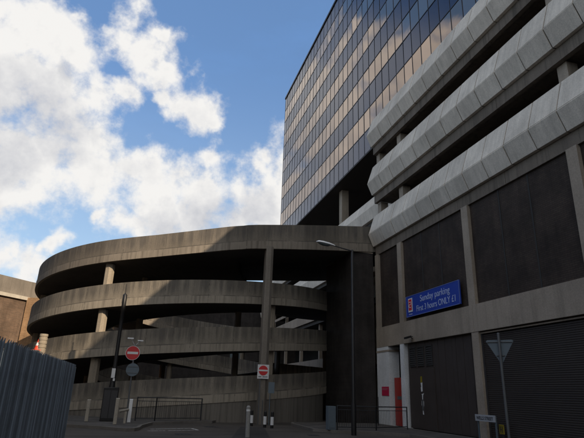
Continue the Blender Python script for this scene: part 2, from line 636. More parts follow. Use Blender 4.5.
# ================================================================== GROUND
g = MB(); g.box((-600, -600, -.6), (600, 900, -.004))
tag(g.build('ground', M['earth']), kind='structure')
g = MB(); g.poly([(-60, -60, 0), (11.6, -60, 0), (11.6, 23.6, 0), (16, 29, 0), (15.5, 50, 0), (-60, 50, 0)])
tag(g.build('road', M['asphalt']), kind='structure')


def pavement(name, plan, h=.12, kerb=True):
    c = Vector((sum(p[0] for p in plan) / len(plan), sum(p[1] for p in plan) / len(plan)))
    inner = []
    n = len(plan)
    for i, p in enumerate(plan):
        a = Vector(plan[i - 1]); b = Vector(p); d = Vector(plan[(i + 1) % n])
        e1 = (b - a).normalized(); e2 = (d - b).normalized()
        n1 = Vector((-e1.y, e1.x)); n2 = Vector((-e2.y, e2.x))
        m = (n1 + n2)
        m = m / max(.4, m.dot(n1))
        inner.append(tuple(b + m * .14))
    k = MB()
    for i in range(n):
        j = (i + 1) % n
        k.prism([plan[i], plan[j], inner[j], inner[i]], .001, h)
    tag(k.build(name + '_kerb', M['kerb']), kind='structure')
    s = MB(); s.prism(inner, .001, h - .004)
    tag(s.build(name, M['paving']), kind='structure')


pavement('pavement', [(-30, 23.9), (-2.6, 23.45), (-1.2, 22.55), (-.55, 21.85), (-.2, 21.6), (.1, 21.75), (.3, 22.3), (.4, 23.5), (.9, 25.6), (2.4, 26.9), (3.9, 27.5), (4.2, 28.2),
                      (2.0, 29.6), (-3.0, 31), (-9, 36), (-30, 36)])
pavement('facade_pavement', [(11.5, -60), (13.4, -60), (13.4, 27.85), (8.3, 27.85), (7.9, 26.8), (7.8, 22.9), (8.6, 22.0), (10.4, 21.5), (11.3, 20.5)])
# worn white markings at the mouth of the ramp road
g = MB()
for a, b in (((.75, 23.0), (2.5, 23.75)), ((1.4, 22.3), (2.7, 22.8)), ((.6, 22.0), (1.3, 22.25))):
    d = (Vector(b) - Vector(a)).normalized(); nrm = Vector((-d.y, d.x)) * .06
    a = Vector(a); b = Vector(b)
    g.poly([(*(a - nrm), .004), (*(b - nrm), .004), (*(b + nrm), .004), (*(a + nrm), .004)])
g.poly([(2.45, 23.65, .004), (2.6, 22.8, .004), (2.72, 22.8, .004), (2.58, 23.75, .004)])
tag(g.build('road_marking', M['line']), kind='structure')

# iron covers and a repaired strip in the road
g = MB()
for (x, y, w_, l_) in ((3.2, 24.6, .6, .6), (6.9, 20.6, .45, .45), (1.6, 20.4, .6, .6)):
    g.box((x, y, .0005), (x + w_, y + l_, .006))
    for k in range(4): g.box((x + .06 + k * w_ / 4.4, y + .06, .006), (x + .06 + k * w_ / 4.4 + .05, y + l_ - .06, .011))
tag(g.build('drain_cover', M['dark']), kind='structure')
g = MB(); g.poly([(3.4, 19.0, .004), (4.9, 19.2, .004), (6.1, 25.2, .004), (5.0, 25.4, .004)])
tag(g.build('road_patch', mat('fresh_asphalt', asphalt, c=(.028, .026, .025))), kind='structure')

# ================================================================== SPIRAL RAMP
CX, CY, RO, RI = 3.32, 39.17, 11.0, 6.3
KZ, DZ = .847, 2.66
T_D = R_(-17)


def cpt(th, r):
    return (CX + r * sin(th), CY - r * cos(th))


spiral = thing('spiral_ramp', (CX, CY, 0), 'tall round concrete car park ramp with stacked curving parapets and open gaps', 'ramp')


def arc(th0, th1, zt, n):
    """samples: outer plan point, inner plan point, top z, band height"""
    out = []
    for i in range(n + 1):
        th = th0 + (th1 - th0) * i / n
        out.append((cpt(th, RO), cpt(th, RI), zt(th), 1.33))
    return out


def sweep(mk, smp):
    """outer parapet, deck and inner parapet along samples"""
    thk = .17
    L = [0.0]
    for i in range(1, len(smp)):
        L.append(L[-1] + (Vector(smp[i][0]) - Vector(smp[i - 1][0])).length)

    def band(mb, side):
        """ribbon of wall between offset a and b from the outer (or inner) line"""
        for i in range(len(smp) - 1):
            q = []
            for k in (i, i + 1):
                o, n_, zt, h = smp[k]
                o = Vector(o); n_ = Vector(n_); d = (n_ - o).normalized()
                if side == 'out':
                    e, f = o, o + d * thk
                else:
                    e, f = n_, n_ - d * thk
                q.append((e, f, zt, zt - h, o, h))
            (e0, f0, t0, b0, _, h0), (e1, f1, t1, b1, _, h1) = q
            u0, u1 = L[i], L[i + 1]
            flip = side != 'out'
            def P(ps, uv):
                if flip:
                    ps = ps[::-1]; uv = uv[::-1]
                mb.poly(ps, uv)
            # faces: the lower third stands 25 mm proud as the slab edge
            dd = (Vector(smp[i][1]) - Vector(smp[i][0])).normalized() * (.025 if side == 'out' else -.025)
            de = (Vector(smp[i + 1][1]) - Vector(smp[i + 1][0])).normalized() * (.025 if side == 'out' else -.025)
            m0, m1 = b0 + h0 * .325, b1 + h1 * .325
            P([(*(e0), b0), (*(e1), b1), (*(e1), m1), (*(e0), m0)], [(u0, 0), (u1, 0), (u1, .325), (u0, .325)])
            P([(*(e0), m0), (*(e1), m1), (*(e1 + de), m1 + .015), (*(e0 + dd), m0 + .015)], [(u0, .325), (u1, .325), (u1, .33), (u0, .33)])
            P([(*(e0 + dd), m0 + .015), (*(e1 + de), m1 + .015), (*(e1 + de), t1), (*(e0 + dd), t0)], [(u0, .33), (u1, .33), (u1, 1), (u0, 1)])
            P([(*(e0 + dd), t0), (*(e1 + de), t1), (*(f1), t1), (*(f0), t0)], [(u0, 1), (u1, 1), (u1, 1.1), (u0, 1.1)])
            P([(*(f0), t0), (*(f1), t1), (*(f1), b1 + .25), (*(f0), b0 + .25)], [(u0, 1), (u1, 1), (u1, .25), (u0, .25)])
            P([(*(f0), b0), (*(f1), b1), (*(e1), b1), (*(e0), b0)], [(u0, 0), (u1, 0), (u1, .02), (u0, .02)])
        for k, rev in ((0, False), (len(smp) - 1, True)):
            o, n_, zt, h = smp[k]
            o = Vector(o); n_ = Vector(n_); d = (n_ - o).normalized()
            e, f = (o, o + d * thk) if side == 'out' else (n_, n_ - d * thk)
            ps = [(*e, zt - h), (*e, zt), (*f, zt), (*f, zt - h)]
            mb.poly(ps if not rev else ps[::-1], [(0, 0), (0, 1), (.1, 1), (.1, 0)])
    a = MB(); band(a, 'out'); a.build('outer_parapet', M[mk], spiral)
    b = MB(); band(b, 'in'); b.build('inner_parapet', M[mk], spiral)
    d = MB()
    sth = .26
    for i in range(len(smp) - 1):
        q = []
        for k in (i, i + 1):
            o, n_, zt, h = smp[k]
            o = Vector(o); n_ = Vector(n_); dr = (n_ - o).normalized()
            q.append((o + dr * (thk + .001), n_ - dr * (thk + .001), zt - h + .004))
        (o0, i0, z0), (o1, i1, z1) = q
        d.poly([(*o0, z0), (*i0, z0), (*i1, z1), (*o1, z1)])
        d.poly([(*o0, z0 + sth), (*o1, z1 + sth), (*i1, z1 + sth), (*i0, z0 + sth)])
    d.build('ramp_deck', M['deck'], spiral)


# upper helix: from the ground at the back, round once and a half, then straight out on the bridge
zA = lambda th: 12.88 - DZ + KZ * th
zB = lambda th: 12.88 - 2 * DZ + KZ * th
sA0 = arc(T_D - 2 * PI - R_(275), R_(-190), zA, 110)
sweep('ramp', sA0)
sA = arc(R_(-190), T_D, zA, 60)
sA = [(o_, tuple(Vector(o_) + (Vector(i_) - Vector(o_)).normalized() * (RO - RI + 3.2 * max(0, (k_ - 38) / 22.0))), z_, h_) for k_, (o_, i_, z_, h_) in enumerate(sA)]
pA = Vector(cpt(T_D, RO)); tA = Vector((cos(T_D), sin(T_D)))
zt0 = zA(T_D) + .05
sA = [(o_, i_, z_ + .0004 * max(0, k_ / 60.0 * 173 - 162) ** 2, h_) for k_, (o_, i_, z_, h_) in enumerate(sA)]
B1 = Vector((4.75, 26.95)); E1 = Vector((13.30, 27.98)); F1 = Vector((16.3, 28.3))
WB = RO - RI


def outline_pts():
    pts = []
    # straight flight to the bend, small fillet, then the bridge to the building
    d1 = (B1 - pA).normalized(); d2 = (E1 - B1).normalized()
    L1 = (B1 - pA).length; cut = 1.1
    for i in range(1, 7):
        pts.append(pA + d1 * ((L1 - cut) * i / 6))
    s0 = B1 - d1 * cut; s1 = B1 + d2 * cut
    for i in range(1, 8):
        t = i / 8
        pts.append(s0 * (1 - t) ** 2 + B1 * 2 * t * (1 - t) + s1 * t * t)
    for i in range(0, 9):
        pts.append(s1 + (E1 - s1) * i / 8)
    pts.append(F1)
    return pts


op = outline_pts()
prev = pA
acc = 0
tot = sum(((op[i] - (op[i - 1] if i else pA)).length) for i in range(len(op)))
for i, p in enumerate(op):
    acc += (p - prev).length
    nx = op[i + 1] if i + 1 < len(op) else p + (p - prev)
    tg = ((p - prev).normalized() + (nx - p).normalized()).normalized()
    nrm = Vector((-tg.y, tg.x))
    prev = p
    L1 = (B1 - pA).length
    if acc < L1:
        z = zt0 + (10.67 - zt0) * (acc / L1)
        h = 1.33 + .09 * acc / L1
    else:
        q = (acc - L1) / 8.6
        z = 10.69 + 1.26 * q + .16 * q * max(0, 1 - q)
        h = 1.42 + .28 * min(1.1, q)
    wide = WB + 3.2 + (10.2 - WB - 3.2) * min(1, acc / (L1 * .9)) ** 1.0
    inn = p + nrm * wide
    if inn.x > 15.6 and p.x < 14: inn = Vector((15.6, inn.y))
    sA.append((tuple(p), tuple(inn), z, h))
sweep('ramptop', sA)
# second helix: from the ground on the left, round the front, into the building on the right
sB = arc(R_(-80), R_(62), zB, 60)
sB2 = arc(R_(-80) - 0, R_(62) - 0, zB, 2)
full = arc(R_(-80) - 0, R_(62), zB, 60)
# the helix below: bands 2 and 4 are the same ramp one turn apart
sB = arc(R_(-78) - 2 * PI, R_(60), zB, 170)
sweep('ramp', sB)
# carry the ends of the second helix into the building
o, n_, z, h = sB[-1]
t_ = Vector((cos(R_(60)), sin(R_(60))))
sx = [(o, n_, z, h)]
for i in range(1, 7):
    d = t_ * (i * 1.2) + Vector((.06 * i * i, -.05 * i * i))
    sx.append((tuple(Vector(o) + d), tuple(Vector(n_) + d), z + .06 * i, h))
sweep('ramp', sx)

# columns under the outer edge, with notched heads
def spiral_column(th, r, z0, z1, rad=.24, name='column'):
    c = Vector(cpt(th, r)); d = Vector((sin(th), -cos(th))); e = Vector((cos(th), sin(th)))
    k = .13
    pl = [c + d * rad - e * (rad - k), c + d * rad + e * (rad - k), c + d * (rad - k) + e * rad, c - d * (rad - k) + e * rad, c - d * rad + e * (rad - k), c - d * rad - e * (rad - k),
          c - d * (rad - k) - e * rad, c + d * (rad - k) - e * rad]
    m = MB(); m.prism([tuple(p) for p in pl], z0, z1)
    m.build(name, M['col'], spiral)


for deg in (-88, -33, 22, 77, 132, 187, 242):
    th = R_(deg)
    ths = th if th < T_D else th - 2 * PI
    tops = []
    for zf, lim in ((zA, T_D), (zB, R_(60))):
        a = th
        while a > lim: a -= 2 * PI
        while zf(a) - 1.33 > -.3:
            tops.append(zf(a) - 1.33); a -= 2 * PI
    tops = sorted(tops)
    low = 0.0
    for tz in tops:
        if tz > low + .35:
            spiral_column(th, RO - .55, low, tz - .002)
            spiral_column(th, RI + .45, low, tz - .002, .2)
        low = tz + .27
# tall column beneath the bend of the bridge
m = MB()
c = Vector((6.40, 27.30)); a, b_, k = .185, .28, .07
pl = [c + Vector(q) for q in ((-a + k, -b_), (a - .1, -b_), (a + .07, -b_ + .17), (a + .07, b_), (-a, b_), (-a, -b_ + k))]
m.prism([tuple(p) for p in pl], 0, 9.60)
m.build('bridge_column', M['deckcol'], spiral)
# lowest wall of the ramp, standing on the street
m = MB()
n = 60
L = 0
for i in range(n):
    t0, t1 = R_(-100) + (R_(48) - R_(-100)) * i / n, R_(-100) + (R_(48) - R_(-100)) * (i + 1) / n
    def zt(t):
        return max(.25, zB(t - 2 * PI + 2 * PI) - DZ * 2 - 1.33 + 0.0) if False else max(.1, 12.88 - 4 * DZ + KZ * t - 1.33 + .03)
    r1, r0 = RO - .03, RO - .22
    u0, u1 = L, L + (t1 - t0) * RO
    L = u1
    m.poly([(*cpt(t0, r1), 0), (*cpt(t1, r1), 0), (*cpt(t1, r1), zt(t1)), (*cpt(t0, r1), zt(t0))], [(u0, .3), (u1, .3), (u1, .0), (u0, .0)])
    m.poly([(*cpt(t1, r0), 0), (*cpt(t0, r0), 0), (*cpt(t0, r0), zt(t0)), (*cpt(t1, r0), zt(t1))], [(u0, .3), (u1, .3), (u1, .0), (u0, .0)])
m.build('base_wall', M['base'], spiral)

# ================================================================== CAR PARK BUILDING
DF = 13.46
CPY0, CPY1 = -62.0, 27.9
park = thing('car_park_building', (20, 0, 0), 'grey concrete multi-storey car park with three angled precast parapets over dark brick walls', 'car park')
LV = [(10.55, 0), (14.09, 1), (17.63, 2)]
PIT = 1.41
for zb, lv in LV:
    m = MB()
    prof = [(13.34, zb), (13.02, zb + .76), (13.02, zb + .79), (13.052, zb + .80), (13.062, zb + .825), (13.045, zb + .83), (13.45, zb + 2.06), (13.66, zb + 2.06), (13.66, zb)]
    y = 27.9
    yy = [27.9]
    y = 12.15 + 10.5 * PIT
    joints = [12.15 + PIT * k for k in range(-52, 11)]
    joints = sorted([j for j in joints if j < 27.2]) + [27.9]
    for a, b in zip(joints[:-1], joints[1:]):
        jx = random.uniform(-.006, .006)
        pr = [(x + jx, z + jx) for x, z in prof]
        # chamfered leading edges give the soft V joint
        m.extrude_y(pr, a + .022, b - .022)
    m.build('parapet', M['panel'], park, bevel=.022)
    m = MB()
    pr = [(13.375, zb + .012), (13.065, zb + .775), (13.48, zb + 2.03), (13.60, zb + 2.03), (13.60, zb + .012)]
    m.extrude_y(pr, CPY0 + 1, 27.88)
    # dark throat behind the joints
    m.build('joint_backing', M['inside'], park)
    # slab edge, set back under the lip, in long lengths
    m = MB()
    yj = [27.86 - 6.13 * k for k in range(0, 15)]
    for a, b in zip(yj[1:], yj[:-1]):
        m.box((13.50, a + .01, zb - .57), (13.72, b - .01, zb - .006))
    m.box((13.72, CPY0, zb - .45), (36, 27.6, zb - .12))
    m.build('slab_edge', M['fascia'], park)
# upstands and beams behind each gap
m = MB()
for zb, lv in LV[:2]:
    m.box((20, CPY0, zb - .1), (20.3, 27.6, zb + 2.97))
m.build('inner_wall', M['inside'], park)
for y in (27.62, 24.72, 12.25, 0, -12.2, -24.4):
    for zb, lv in LV[:2]:
        m = MB()
        m.box((13.74, y - .23, zb - .1), (14.25, y + .23, zb + 2.965))
        m.build('gap_column', M['beam'], park)
m = MB(); m.box((36, CPY0, 0), (36.3, 27.6, 17.9)); m.build('rear_wall', M['brickd'], park)
m = MB(); m.box((13.75, 27.62, 10.4), (36, 27.86, 12.5)); m.box((13.75, 27.62, 13.7), (36, 27.86, 16.0)); m.box((13.75, 27.62, 17.2), (36, 27.86, 19.55)); m.build('end_parapet', M['panel'], park)

# the brick storey: main beam, pillars, brick infill
m = MB()
ys = [27.88, 18.42] + [18.42 - 6.13 * 2 * k for k in range(1, 7)]
for a, b in zip(ys[1:], ys[:-1]):
    m.box((13.42, a + .008, 4.29), (13.80, b - .008, 5.43))
m.build('main_beam', M['beam'], park)
for y in (27.66, 24.72, 18.44, 12.19, 6.1, 0, -6.1, -12.2, -18.3):
    wd = .21 if y > 27 else .235
    m = MB(); m.box((13.44, y - wd, 5.436), (13.70, y + wd, 9.976)); m.build('upper_pillar', M['beam'], park)
ye = [27.45, 24.955, 24.485, 18.675, 18.205, 12.425, 11.955, 6.335, 5.865, .235, -.235, -5.9, -6.3, -11.9]
for i in range(0, len(ye), 2):
    m = MB()
    m.box((13.60, ye[i + 1], 5.434), (13.78, ye[i], 9.978))
    # slim vertical movement joints
    wdt = ye[i] - ye[i + 1]
    m.build('brick_panel', M['brickd'], park)
    if wdt > 4:
        for f in (.36, .66):
            yy = ye[i + 1] + wdt * f
            m = MB(); m.box((13.585, yy - .035, 5.44), (13.598, yy + .035, 9.97)); m.build('movement_joint', M['inside'], park)
m = MB(); m.box((13.60, CPY0, 5.434), (13.78, -11.9, 9.978)); m.build('brick_panel', M['brickd'], park)
# lower storey
for y in (18.42, 12.19, 6.1, 0, -6.1, -12.2):
    m = MB(); m.box((13.44, y - .235, 0), (13.72, y + .235, 4.286)); m.build('lower_pillar', M['beam'], park)
m = MB()
z = .15
while z < 4.12:                                       # ribbed shutter: horizontal laths
    m.extrude_y([(13.60, z), (13.588, z + .015), (13.588, z + .055), (13.60, z + .07), (13.64, z + .07), (13.64, z)], 12.43, 18.18)
    z += .074
m.build('ribbed_shutter', M['shutterd'], park)
for ya in (18.10, 12.43):
    m = MB(); m.box((13.55, ya, .12), (13.60, ya + .10, 4.18)); m.build('guide_rail', M['dark'], park)
m = MB(); m.box((13.53, 12.43, 4.19), (13.59, 18.18, 4.245)); m.build('shutter_trim', M['beam'], park)
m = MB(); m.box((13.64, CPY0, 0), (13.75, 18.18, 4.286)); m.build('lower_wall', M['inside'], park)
m = MB()
y = 18.66
while y < 24.45:                                      # plain shutter of vertical boards
    y2 = min(y + .29, 24.47)
    m.box((13.60 if int(y * 10) % 2 else 13.607, y + .006, .14), (13.68, y2 - .006, 4.284))
    y += .29
m.build('board_wall', M['shutter'], park)
m = MB()
dr = m; dr.box((13.555, 21.95, .14), (13.598, 24.35, 2.98))
door = dr.build('door', M['shutter'], park)
m = MB(); m.box((13.50, 23.05, 1.0), (13.553, 23.13, 1.5)); m.build('handle', M['galv'], door)
for k in range(3):
    y0 = 24.28 - .80 * k
    m = MB()
    m.box((13.56, y0 - .62, 3.08), (13.60, y0, 3.14)); m.box((13.56, y0 - .62, 3.99), (13.60, y0, 4.05))
    m.box((13.56, y0 - .62, 3.14), (13.60, y0 - .56, 3.99)); m.box((13.56, y0 - .06, 3.14), (13.60, y0, 3.99))
    for j in range(8):
        z = 3.17 + j * .1
        m.extrude_y([(13.57, z), (13.605, z + .07), (13.605, z + .085), (13.57, z + .015)], y0 - .56, y0 - .06)
    m.build('vent_grille', M['inside'], park)
# peeling stickers on the door
m = MB()
pts = [(23.06, .80), (23.16, .82), (23.17, 1.15), (23.24, 1.24), (23.23, 1.42), (23.16, 1.50), (23.16, 1.72), (23.22, 1.74), (22.96, 1.80), (23.06, 1.70), (23.09, 1.50), (23.01, 1.40), (23.02, 1.22), (23.07, 1.12)]
m.poly([(13.548, y, z) for y, z in pts][::-1])
m.poly([(13.548, y, z) for y, z in [(23.08, 1.88), (23.22, 1.86), (23.25, 2.06), (23.20, 2.1), (23.24, 2.28), (23.07, 2.3), (23.08, 2.1)]][::-1])
m.build('torn_poster', M['whitep'], door)
m = MB(); m.poly([(13.548, y, z) for y, z in [(23.08, 2.302), (23.26, 2.29), (23.25, 2.58), (23.07, 2.60)]][::-1]); m.build('yellow_sticker', M['yellow'], door)
# entrance recess with white posts
m = MB(); m.box((13.43, 26.42, 0), (14.1, 27.88, 4.284)); m.build('white_corner_wall', M['white'], park)
m = MB(); m.box((13.41, 26.38, 4.0), (14.12, 27.92, 4.10)); m.build('band_trim', M['beam'], park)
m = MB(); m.box((13.43, 24.60, 0), (13.78, 25.02, 4.284)); m.build('white_post', M['white'], park)
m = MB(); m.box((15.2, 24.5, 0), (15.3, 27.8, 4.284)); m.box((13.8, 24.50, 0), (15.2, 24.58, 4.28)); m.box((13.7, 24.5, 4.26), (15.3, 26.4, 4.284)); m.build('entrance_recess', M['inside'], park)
m = MB(); m.box((13.70, 25.04, .12), (13.76, 26.30, 2.58)); rd = m.build('red_door', M['reddoor'], park)
m = MB(); m.box((13.685, 25.35, 1.45), (13.698, 26.0, 1.62)); m.build('push_plate', M['galv'], rd)
m = MB(); m.box((13.67, 25.12, 1.05), (13.697, 25.18, 1.25)); m.build('handle', M['galv'], rd)

# blue parking sign (fixed to the wall, a thing of its own)
sg = thing('parking_sign', (13.4, 21.63, 5.6), 'long blue parking banner with pale lettering fixed low on the brick wall between concrete pillars', 'sign')
m = MB(); m.box((13.40, 19.2, 5.60), (13.46, 24.08, 6.70)); m.build('sign_panel', M['blue'], sg)
m = MB()
for a, b in (((19.2, 6.68), (24.08, 6.70)), ((19.26, 5.60), (24.08, 5.625)), ((19.2, 5.625), (19.225, 6.68)), ((24.055, 5.625), (24.08, 6.68))):
    m.box((13.388, a[0], a[1]), (13.398, b[0], b[1]))
m.build('sign_border', mat('pale_blue_trim', plain, c=(.16, .22, .50), rough=.5), sg)
txt_m = mat('sign_letter_paint', plain, c=(.42, .50, .72), rough=.5, var=.08)
text_mesh('sign_lettering', 'Sunday parking', .46, txt_m, sg, (13.394, 22.62, 6.24), (0, -1, 0), (0, 0, 1), width=2.65)
text_mesh('sign_lettering', 'First 3 hours ONLY £1', .44, txt_m, sg, (13.394, 23.02, 5.78), (0, -1, 0), (0, 0, 1), width=3.45)
m = MB(); m.box((13.380, 23.40, 5.84), (13.396, 23.82, 6.56)); lg = m.build('logo_panel', M['whitep'], sg)
m = MB(); m.box((13.370, 23.46, 5.93), (13.378, 23.76, 6.50)); m.build('logo_mark', M['logor'], lg)
m = MB()
for z in (6.06, 6.20, 6.34): m.box((13.364, 23.52, z), (13.369, 23.70, z + .035))
m.box((13.364, 23.69, 6.095), (13.369, 23.72, 6.19)); m.box((13.364, 23.50, 6.24), (13.369, 23.53, 6.33))
m.build('logo_stroke', M['whitep'], lg)
m = MB()
for k in range(5): m.box((13.389, 23.46 + k * .07, 5.70), (13.395, 23.51 + k * .07, 5.745))
m.build('small_print', txt_m, sg)

# crimson notice on the white corner wall
nt = thing('notice_plate', (13.40, 26.88, 1.6), 'small crimson notice plate with pale print on the white corner wall', 'notice')
m = MB(); m.box((13.405, 26.45, 1.62), (13.427, 27.30, 2.10)); m.build('plate', M['magenta'], nt)
m = MB()
for z, a, b in ((1.99, 26.55, 27.22), (1.93, 26.65, 27.22)): m.box((13.398, a, z), (13.404, b, z + .022))
m.build('printed_line', mat('faded_pink_print', plain, c=(.55, .22, .26), rough=.5), nt)

# floodlight on the beam
fl = thing('floodlight', (13.3, 23.6, 4.45), 'small black floodlight bracketed to the concrete beam over the shuttered doors', 'light')
m = MB(); m.box((13.25, 23.42, 4.52), (13.33, 23.78, 4.56)); m.tube((13.28, 23.6, 4.54), (13.42, 23.6, 4.46), .02); m.build('bracket', M['black'], fl)
m = MB(); m.prism([(13.02, 23.44), (13.26, 23.44), (13.26, 23.78), (13.02, 23.78)], [4.42, 4.50, 4.50, 4.42], [4.52, 4.60, 4.60, 4.52]); m.build('lamp_housing', M['black'], fl)

# ================================================================== SET-BACK WING BEHIND
wing = thing('car_park_wing', (24, 45, 0), 'set-back wing of the car park with pale parapet bands, glimpsed behind the ramp', 'car park')
DW = 15.75
for (zb, zc, ztp) in ((14.40, 15.30, 16.15), (11.60, 12.5, 13.30)):
    m = MB(); m.extrude_y([(15.72, zb), (15.55, zc), (15.80, ztp), (15.98, ztp), (15.98, zb)], 28.2, 70); m.build('parapet', M['panel'], wing)
for (zb, ztp) in ((8.33, 9.25), (3.66, 4.62), (9.95, 10.24)):
    m = MB(); m.box((15.72, 31.2, zb), (15.9, 70, ztp)); m.build('parapet', M['beam'], wing)
m = MB()
for z in (14.1, 11.3, 8.0, 3.35): m.box((15.95, 28.1, z), (35, 70, z + .28))
m.build('floor_slab', M['deck'], wing)
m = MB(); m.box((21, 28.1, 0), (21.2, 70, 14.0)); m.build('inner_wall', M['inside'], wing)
m = MB(); m.box((15.98, 34, 0), (16.2, 70, 3.3)); m.build('ground_wall', M['brickd'], wing)
for y in (34.2, 40.1, 46.2, 52.3, 58.4, 64.5):
    m = MB(); m.box((16.2, y - .15, 0), (16.5, y + .15, 14.1)); m.build('column', M['beam'], wing)
m = MB(); m.box((16.0, 38.5, 4.64), (16.08, 41.0, 4.9)); m.box((16.0, 38.5, 4.9), (16.05, 39.0, 5.2)); m.build('light_fitting', M['whitep'], wing)

# dark brick pier at the corner under the bridge
pier = thing('brick_pier', (12.6, 29.5, 0), 'plain dark brick pier carrying the end of the ramp bridge beside the facade corner', 'pier')
m = MB(); m.box((11.86, 28.02, 0), (13.38, 32.4, 10.14)); m.build('brick_body', M['brickx'], pier)
m = MB(); m.box((11.84, 28.00, 10.145), (13.385, 32.42, 10.20)); m.build('coping', M['beam'], pier)

# ================================================================== OFFICE TOWER
DT = 16.5
kT = DT / 20.0
TY0, TY1 = 17.5, 77.6 * kT
tz = lambda z: 1.6 + (z - 1.6) * kT
tower = thing('office_tower', (28, 40, 0), 'tall bronze and grey glass office block with ribbon windows mirroring the clouds', 'office building')
PM = 1.49 * kT
rows = []
z = 25.45
for i in range(6):
    rows.append(('spandrel_band', 'span', tz(z), tz(z + 2.63)))
    if i < 5: rows.append(('ribbon_window', 'win', tz(z + 2.63), tz(z + 5.03)))
    z += 5.03
npan = int((TY1 - TY0) / PM)
TY0 = TY1 - npan * PM
for (nm, mk, z0, z1) in rows:
    m = MB()
    for i in range(npan):
        y0 = TY1 - PM * (i + 1) + .02; y1 = TY1 - PM * i - .02
        ax, az = random.gauss(0, .0042), random.gauss(0, .0032)
        w_, h_ = (y1 - y0) / 2, (z1 - z0) / 2
        # each pane leans by a fraction of a degree, as real glazing does
        m.poly([(DT + ax * w_ + az * h_, y0, z0), (DT + ax * w_ - az * h_, y0, z1), (DT - ax * w_ - az * h_, y1, z1), (DT - ax * w_ + az * h_, y1, z0)])
    # back, ends
    m.build(nm, M[mk], tower)
m = MB()
ztop, zbot = rows[-1][3], rows[0][2]
for i in range(npan + 1):
    y = TY1 - PM * i
    m.box((DT - .022, y - .024, zbot), (DT + .03, y + .024, ztop))
tag(m.build('mullions', M['mull'], tower))
m = MB()
for (nm, mk, z0, z1) in rows[1:]:
    m.box((DT - .030, TY0, z0 - .03), (DT + .02, TY1, z0 + .03))
m.build('transom', M['mull'], tower)
m = MB(); m.box((DT - .10, TY0 - .1, ztop), (DT + 20, TY1 + .1, ztop + .28)); m.build('roof_edge', M['mull'], tower)
m = MB(); m.box((DT + .04, TY0, zbot + .02), (DT + 19.9, TY1 - .05, ztop - .01)); m.build('end_wall', M['span'], tower)
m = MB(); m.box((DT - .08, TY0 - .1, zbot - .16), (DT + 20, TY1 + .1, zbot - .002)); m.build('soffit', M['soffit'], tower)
for (x, y) in ((17.75, 43.6), (17.75, 31.6), (17.75, 55.6), (27, 43.6), (27, 31.6), (27, 55.6), (34, 43.6), (34, 31.6), (34, 55.6)):
    m = MB(); m.box((x - .36, y - .36, 14.3), (x + .36, y + .36, zbot - .165)); m.build('stilt_column', M['col'], tower)
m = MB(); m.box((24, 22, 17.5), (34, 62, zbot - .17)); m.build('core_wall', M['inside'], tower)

# ================================================================== BUILDINGS BEHIND
def at(x, y, Y):
    d = px_dir(x, y)
    return EYE + d * (Y / d.y)


p0, p1 = at(-40, 268, 50), at(28, 297, 56)
P0 = Vector((at(-60, 290, 44).x, 44)); P1 = Vector((at(28.5, 298, 50).x, 50)); P2 = Vector((at(41, 298, 49.2).x, 49.2))
zr = at(28, 281.5, 50).z; zc = at(28, 297.6, 50).z
bb = thing('brick_building', (P1.x - 8, 52, 0), 'brown brick building with pale stone cornice partly hidden behind the left edge of the ramp', 'building')
back = [(P2.x + 6, 66), (P0.x - 4, 66)]
dF = (P1 - P0).normalized()
m = MB(); m.prism([tuple(P0), tuple(P1), (P1.x + .4, P1.y + .5), *back], 0, zc - .3); m.build('wall', M['brickb'], bb)
m = MB(); m.prism([(P1.x - .02, P1.y - .35), (P2.x, P2.y), (P2.x + 6, 60), (P1.x + .3, 60)], 0, zc - .05); m.build('side_wing', mat('sunlit_brick', brick, c1=(.26, .15, .08), c2=(.33, .20, .11), mortar=(.36, .28, .18), axis='x', dirt=.25), bb)  # brick brightened in colour to stand for sun on this face
nF = Vector((dF.y, -dF.x))
m = MB(); q0 = P0 + nF * .25; q1 = P1 + nF * .25 + dF * .1
m.prism([tuple(q0), tuple(q1), (q1.x + .4, q1.y + .6), *back], zc - .3, zc); m.build('cornice', M['stone'], bb)
m = MB(); r0 = P0 - nF * .05; r1 = P1 - nF * .05
m.prism([tuple(r0), tuple(r1), (P2.x + 6, 60), *back], zc, [zr, zr, zr + .5, zr + .8, zr + .8]); m.build('parapet_roof', mat('weathered_mansard', concrete, c=(.20, .18, .155), stain=.6, streak=.6), bb)
# a few tall sash windows in the long wall
for k in range(4):
    cpt_ = P0 + dF * (2.2 + k * 2.3) + nF * .02
    if (P1 - cpt_).length < 3.0: continue
    m = MB()
    a = cpt_ - dF * .5; b = cpt_ + dF * .5
    m.prism([tuple(a + nF * .03), tuple(b + nF * .03), tuple(b - nF * .08), tuple(a - nF * .08)], zc - 3.6, zc - 1.6)
    wn = m.build('window', M['bowl'], bb)
    m = MB(); m.prism([tuple(a + nF * .12 - dF * .1), tuple(b + nF * .12 + dF * .1), tuple(b - nF * .02 + dF * .1), tuple(a - nF * .02 - dF * .1)], zc - 3.75, zc - 3.61); m.build('sill', M['stone'], wn)

rb = thing('rear_building', (2, 76, 0), 'dark brick building glimpsed through the gaps of the ramp', 'building')
m = MB(); m.box((-6, 72, 0), (34, 80, 15.6)); m.build('wall', M['brickx'], rb)
m = MB(); m.box((-6.15, 71.85, 15.6), (34.2, 80.1, 15.9)); m.build('roof', M['roof'], rb)
for k in range(6):
    m = MB(); m.box((-4 + k * 3.2, 71.95, 5.2), (-2.6 + k * 3.2, 72.02, 6.9)); m.build('window', M['bowl'], rb)

